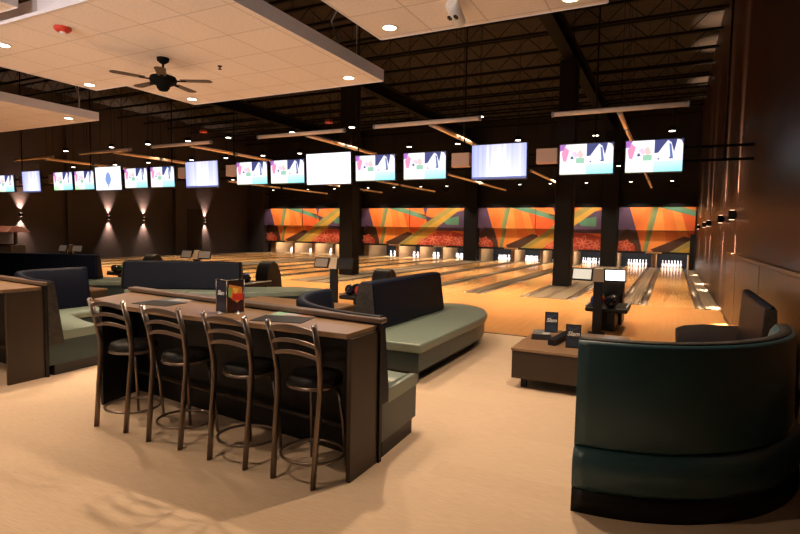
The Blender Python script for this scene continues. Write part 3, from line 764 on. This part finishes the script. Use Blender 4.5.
flat_menu(-1.40, 6.75, .46, .2, .24, .36, [(rect(0, 0, 1, 1), (.16, .18, .18)), (rect(.55, .1, .95, .4), (.6, .55, .5)), (rect(.05, .5, .45, .9), (.2, .25, .26))], 'dark menu lying flat on the low table')
tag(MB().box(-.045, .045, -.42, .42, 0, .07).rot(-.12).build('napkin_box', 'black', loc=(-1.14, 6.72, .46), bevel=.006), 'long black tray standing between the menus on the low table', 'tray')
cd = empty('table_card', (-11.1, 7.0, .46), .3, 'small white and brown card standing on the left background table', 'card')
MB().box(-.1, .1, -.01, .01, 0, .22).build('card', 'white', cd)
mosaic('print', .19, .2, [(rect(0, 0, 1, 1), (.75, .6, .5)), (rect(.1, .5, .9, .95), (.12, .04, .03)), (rect(.3, .62, .7, .75), (.7, .5, .4))], 'print', cd, (0, -.013, .01), .0005)

# ------------------------------------------------------------------ island benches
def island(seat, back, label, top=1.14, endpat=True, inset=.10, seatm='seat'):
    """seat: outline polygon (ccw); back: quad outline at seat level [(x,y)...] with narrower top"""
    cx = sum(p[0] for p in seat)/len(seat); cy = sum(p[1] for p in seat)/len(seat)
    t = empty('island_bench', (cx, cy, 0), 0, label, 'bench', 'island benches')
    q = [(x-cx, y-cy) for x, y in seat]
    def inn(d): 
        out = []; n = len(q)
        for i in range(n):
            a, b, c = Vector(q[i-1]), Vector(q[i]), Vector(q[(i+1) % n])
            d1 = (b-a).normalized(); d2 = (c-b).normalized(); n1 = Vector((-d1.y, d1.x)); n2 = Vector((-d2.y, d2.x))
            m = (n1+n2); m = m/max(.3, m.length_squared)*2*1
            out.append(tuple(b+m*d))
        return out
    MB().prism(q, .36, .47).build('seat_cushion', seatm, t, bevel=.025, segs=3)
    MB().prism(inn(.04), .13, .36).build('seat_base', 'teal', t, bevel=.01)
    MB().prism(inn(inset+.08), 0, .13).build('toe_kick', 'toe', t)
    b = [(x-cx, y-cy) for x, y in back]
    c0 = Vector((sum(p[0] for p in b)/4, sum(p[1] for p in b)/4))
    d = (Vector(b[1])-Vector(b[0])).normalized(); nn = Vector((-d.y, d.x))   # long direction first edge
    top_ = []
    for p in b:
        v = Vector(p)-c0; al = v.dot(d); ac = v.dot(nn); w2 = d*al*.985+nn*ac*.55; top_.append((c0.x+w2.x, c0.y+w2.y, top))
    MB().hull([(x, y, .47) for x, y in b], top_).build('backrest', 'slate', t, bevel=.04, segs=3)
    # patterned end panels
    i0, i3 = b[0], b[3]; t0, t3 = top_[0], top_[3]
    e = -d*.012
    MB().hull([(i0[0], i0[1], .475), (i3[0], i3[1], .475), (i3[0]+e.x, i3[1]+e.y, .475), (i0[0]+e.x, i0[1]+e.y, .475)],
              [(t0[0], t0[1], top-.03), (t3[0], t3[1], top-.03), (t3[0]+e.x, t3[1]+e.y, top-.03), (t0[0]+e.x, t0[1]+e.y, top-.03)]).build('end_panel', 'pattern', t)
    return t
def dshape(x0, x1, y0, y1, r):
    P = [(x0, y0), (x1, y0)]
    cxx = (x0+x1)/2; rx = (x1-x0)/2
    for k in range(13): a = PI*k/12; P.append((cxx+rx*math.cos(a), y1-r+r*math.sin(a)))
    return P
island(dshape(-4.25, -2.49, 5.5, 9.1, 1.5), [(-3.3, 5.92), (-3.3, 8.25), (-3.66, 8.25), (-3.66, 5.92)], 'double-sided black and green bench with rounded end in the centre', top=1.09)
seatA = [(-9.9, 7.2), (-9.0, 7.5), (-8.0, 7.95), (-7.35, 8.45), (-6.9, 9.0), (-6.65, 9.6), (-6.8, 9.75), (-7.5, 9.7), (-8.2, 9.1), (-10.1, 7.75)]
island(seatA, [(-10.05, 7.25), (-7.95, 8.45), (-8.12, 8.75), (-10.2, 7.55)], 'long navy-backed bench behind the foreground bar at left centre', top=1.05)
sh_ = (-4.3, -.25)
seatB = [(x+sh_[0], y+sh_[1]) for x, y in seatA]
seatB[0] = (-17.0, 5.9); seatB[-1] = (-17.0, 6.5)
island(seatB, [(-16.9, 6.15), (-12.25, 8.2), (-12.4, 8.5), (-17.0, 6.45)], 'long black-backed bench at the left edge in the background', top=1.06)
isl = island([(.1, 5.7), (1.04, 5.7), (1.04, 9.1), (.8, 9.1), (.45, 9.0), (.2, 8.75), (.1, 8.45)], [(.74, 5.75), (.74, 7.55), (.9, 7.55), (.9, 5.75)][:], 'dark bench with tall patterned back against the right wall', top=1.14, seatm='slate')  # dark slate seat: the low light here is put into its colour

# ------------------------------------------------------------------ big curved booth at the right
R = 1.455; cxb, cyb = -.475, 4.96
pR = [(cxb+R*math.sin(a), cyb-R*math.cos(a)) for a in [math.radians(x) for x in (-1, 12, 25, 38, 51, 64, 77, 92)]]
t = empty('curved_booth', (cxb, cyb, 0), 0, 'large dark teal curved booth seen from behind at the lower right', 'booth', 'curved booths')
pl = [(x-cxb, y-cyb) for x, y in [(cxb+1.35*math.sin(a), cyb-R*math.cos(a)) for a in [math.radians(-1+93*k/30) for k in range(31)]]]
def swR(prof, nm, key, bev=0):
    m_ = MB(); m_.left = True; return m_.sweep(pl, prof).build(nm, key, t, bevel=bev)
swR([(.02, .40), (.0, .43), (.012, .7), (.02, 1.05), (.035, 1.08), (.13, 1.08), (.16, 1.04), (.22, .8), (.28, .5), (.28, .40)], 'backrest', 'teal_outer')
swR([(.05, 1.078), (.055, 1.09), (.12, 1.09), (.125, 1.078)], 'top_trim', 'pattern')
swR([(-.03, .14), (-.05, .18), (-.06, .27), (-.05, .345), (-.02, .39), (.02, .405), (.3, .405), (.3, .14)], 'lower_cushion', 'teal_outer')
swR([(-.05, 0), (-.04, .14), (.5, .14), (.5, 0)], 'toe_kick', 'black')
swR([(.3, .14), (.3, .46), (.68, .46), (.74, .43), (.72, .36), (.66, .34), (.66, .14)], 'seat', 'seat')

# ------------------------------------------------------------------ ball returns and consoles
def ball_return(x, y, label, gi):
    t = empty('ball_return', (x, y, 0), 0, label, 'ball return', 'ball returns')
    # hood: arched profile in YZ
    prof = [(.0, 0), (.0, .55), (.06, .78), (.16, .9), (.30, .93), (.42, .86), (.55, .6), (.62, 0)]
    m_ = MB(); A = [m_.bm.verts.new((-.2, a, b)) for a, b in prof]; B = [m_.bm.verts.new((.2, a, b)) for a, b in prof]
    m_._f(A); m_._f(B[::-1])
    for k in range(len(prof)): m_._f([A[k], A[(k+1) % len(prof)], B[(k+1) % len(prof)], B[k]], 1 <= k <= 5)
    m_.build('hood', 'black', t, bevel=.03, segs=3)
    MB().box(-.36, .36, -1.0, .02, .36, .44).build('rack', 'black', t, bevel=.03, segs=3)
    MB().box(-.14, .14, -.8, .0, 0, .36).build('pedestal', 'black', t, bevel=.02)
    for s_ in (-1, 1): MB().tube([(s_*.34, -.98, .46), (s_*.34, -.02, .46)], .018, 8).build('rack_rail', 'grey', t)
    keys = ['blueball', 'blackball', 'redball', 'blackball', 'greenball', 'blackball']
    for k, (bx, by) in enumerate(((-.18, -.85), (.06, -.86), (-.17, -.6), (.08, -.61), (-.18, -.35))):
        kk = keys[(k+gi) % 6]
        nb = MB(); nb.lathe([(.003, -.108)]+[(.108*math.sin(a), -.108*math.cos(a)) for a in [PI*j/10 for j in range(1, 10)]]+[(.003, .108)], n=18)
        tag(nb.build('bowling_ball', kk, loc=(x+bx, y+by, .44+.109)), '%s ball on the %s rack, %s' % (kk[:-4], ['rightmost ball return', 'second ball return', 'third ball return', 'fourth ball return', 'fifth ball return'][gi], ['front left', 'front right', 'middle left', 'middle right', 'rear left'][k]), 'bowling ball', 'bowling balls')
BR_ = [(-1.0, 11.2), (-5.6, 10.1), (-9.2, 10.5), (-14.0, 10.9), (-18.2, 10.9)]
for i, (x, y) in enumerate(BR_): ball_return(x, y, 'black ball return with balls, %s' % ('rightmost of all' if i == 0 else pname[i]+' from the right wall'), i)
def console(x, y, label, s1, s2, rz=0, sc_=1.):
    t = empty('scoring_console', (x, y, 0), rz, label, 'console', 'scoring consoles')
    MB().box(-.075, .075, -.06, .06, 0, .95).build('post', 'black', t, bevel=.008)
    MB().box(-.14, .14, -.12, .12, 0, .015).build('base_plate', 'blacksteel', t)
    m_ = MB(); m_.hull([(-.10, -.08, .93), (.10, -.08, .93), (.07, .1, .93), (-.07, .1, .93)], [(-.07, -.02, 1.16), (.07, -.02, 1.16), (.05, .1, 1.16), (-.05, .1, 1.16)]); m_.build('head', 'tan', t, bevel=.01)
    for s_, mt in ((-1, s1), (1, s2)):
        b = MB(); b.box(-.18, .18, -.015, .015, -.115, .115); b.rot(-.35, 'X').rot(s_*.12, 'Z').move((s_*.27, -.05, 1.05))
        fr = b.build('screen_casing', 'black', t, bevel=.006)
        b = MB(); b.box(-.155, .155, -.0175, -.0155, -.09, .09); b.rot(-.35, 'X').rot(s_*.12, 'Z').move((s_*.27, -.05, 1.05))
        b.build('screen', mt, fr)
console(-1.12, 10.0, 'scoring console with two bright tilted screens at the right', 'tablet', 'tabletbright', .05)
console(-6.4, 9.6, 'scoring console with two dim screens at the middle ahead of the column', 'tabletdim', 'black', .15)
console(-11.1, 10.2, 'scoring console with screens left of centre above the long bench', 'tabletdim', 'tabletdim', .2)
console(-16.4, 10.2, 'scoring console with screens at the far left background', 'tabletdim', 'tabletdim', .2)
# small dark red canopy at far left
t = empty('kiosk', (-25.6, 13.2, 0), 0, 'dark kiosk with red canopy at the far left edge', 'kiosk')
MB().box(-1.0, .7, -.3, .3, 0, .9).build('cabinet', 'black', t, bevel=.03)
MB().box(-.95, -.85, -.05, .05, .9, 1.45).build('post', 'black', t); MB().box(.45, .55, -.05, .05, .9, 1.45).build('post', 'black', t)
m_ = MB(); m_.hull([(-1.2, -.5, 1.42), (.75, -.5, 1.42), (.75, .5, 1.42), (-1.2, .5, 1.42)], [(-1.1, -.2, 1.68), (.65, -.2, 1.68), (.65, .2, 1.68), (-1.1, .2, 1.68)]); m_.build('canopy', 'awning', t, bevel=.03)

# ------------------------------------------------------------------ lights behind the camera's cloud and near seating, plus added fill uplights
for x, y in ((-6.3, 2.2), (-6.3, .2), (-3.0, 1.6), (-3.2, -.8), (-10.4, 2.4)):
    spot((x, y, 3.8), 62, 130, .7, (1, .74, .50), (x, y, 0), .05)

for i, x in enumerate((-9.5, -5.2, -2.4)):  # added fixtures, out of view, filling the ceiling clouds with light
    t = empty('added_fill_uplight', (x, YF, 2.5), 0, 'added unseen fill uplight on the wall behind the viewer, %s' % ['left', 'middle', 'right'][i], 'wall light', 'added fill uplights on the rear wall')
    MB().box(-.15, .15, 0, .12, -.06, .04).build('housing', 'white', t, bevel=.01)
    MB().box(-.12, .12, .02, .10, .041, .045).build('lens', 'lens', t)
    spot((x, YF+.14, 2.62), 300, 75, .9, (1, .86, .78), (x*.75-1.5, 4.5, 4.3), .08)

# ------------------------------------------------------------------ world, camera, view
wd = bpy.data.worlds.new('world'); S.world = wd; wd.use_nodes = True
wd.node_tree.nodes['Background'].inputs[0].default_value = (1, .75, .55, 1); wd.node_tree.nodes['Background'].inputs[1].default_value = .01
cam = bpy.data.cameras.new('camera'); co = bpy.data.objects.new('camera', cam); COL.objects.link(co)
Rm = ((0.89262963, -0.045491, -0.44848959), (0.45044754, 0.05119185, 0.89133406), (0.01758867, 0.99765223, -0.06618668))
mt = Matrix(((Rm[0][0], Rm[0][1], -Rm[0][2], 0), (Rm[1][0], Rm[1][1], -Rm[1][2], 0), (Rm[2][0], Rm[2][1], -Rm[2][2], 1.75), (0, 0, 0, 1)))
co.matrix_world = mt
cam.sensor_width = 36; cam.sensor_fit = 'HORIZONTAL'; cam.lens = 538.4*36/800; cam.clip_start = .05; cam.clip_end = 200
S.camera = co
S.view_settings.view_transform = 'Standard'; S.view_settings.look = 'None'; S.view_settings.gamma = 1; S.view_settings.use_curve_mapping = False
S.view_settings.exposure = 1.2
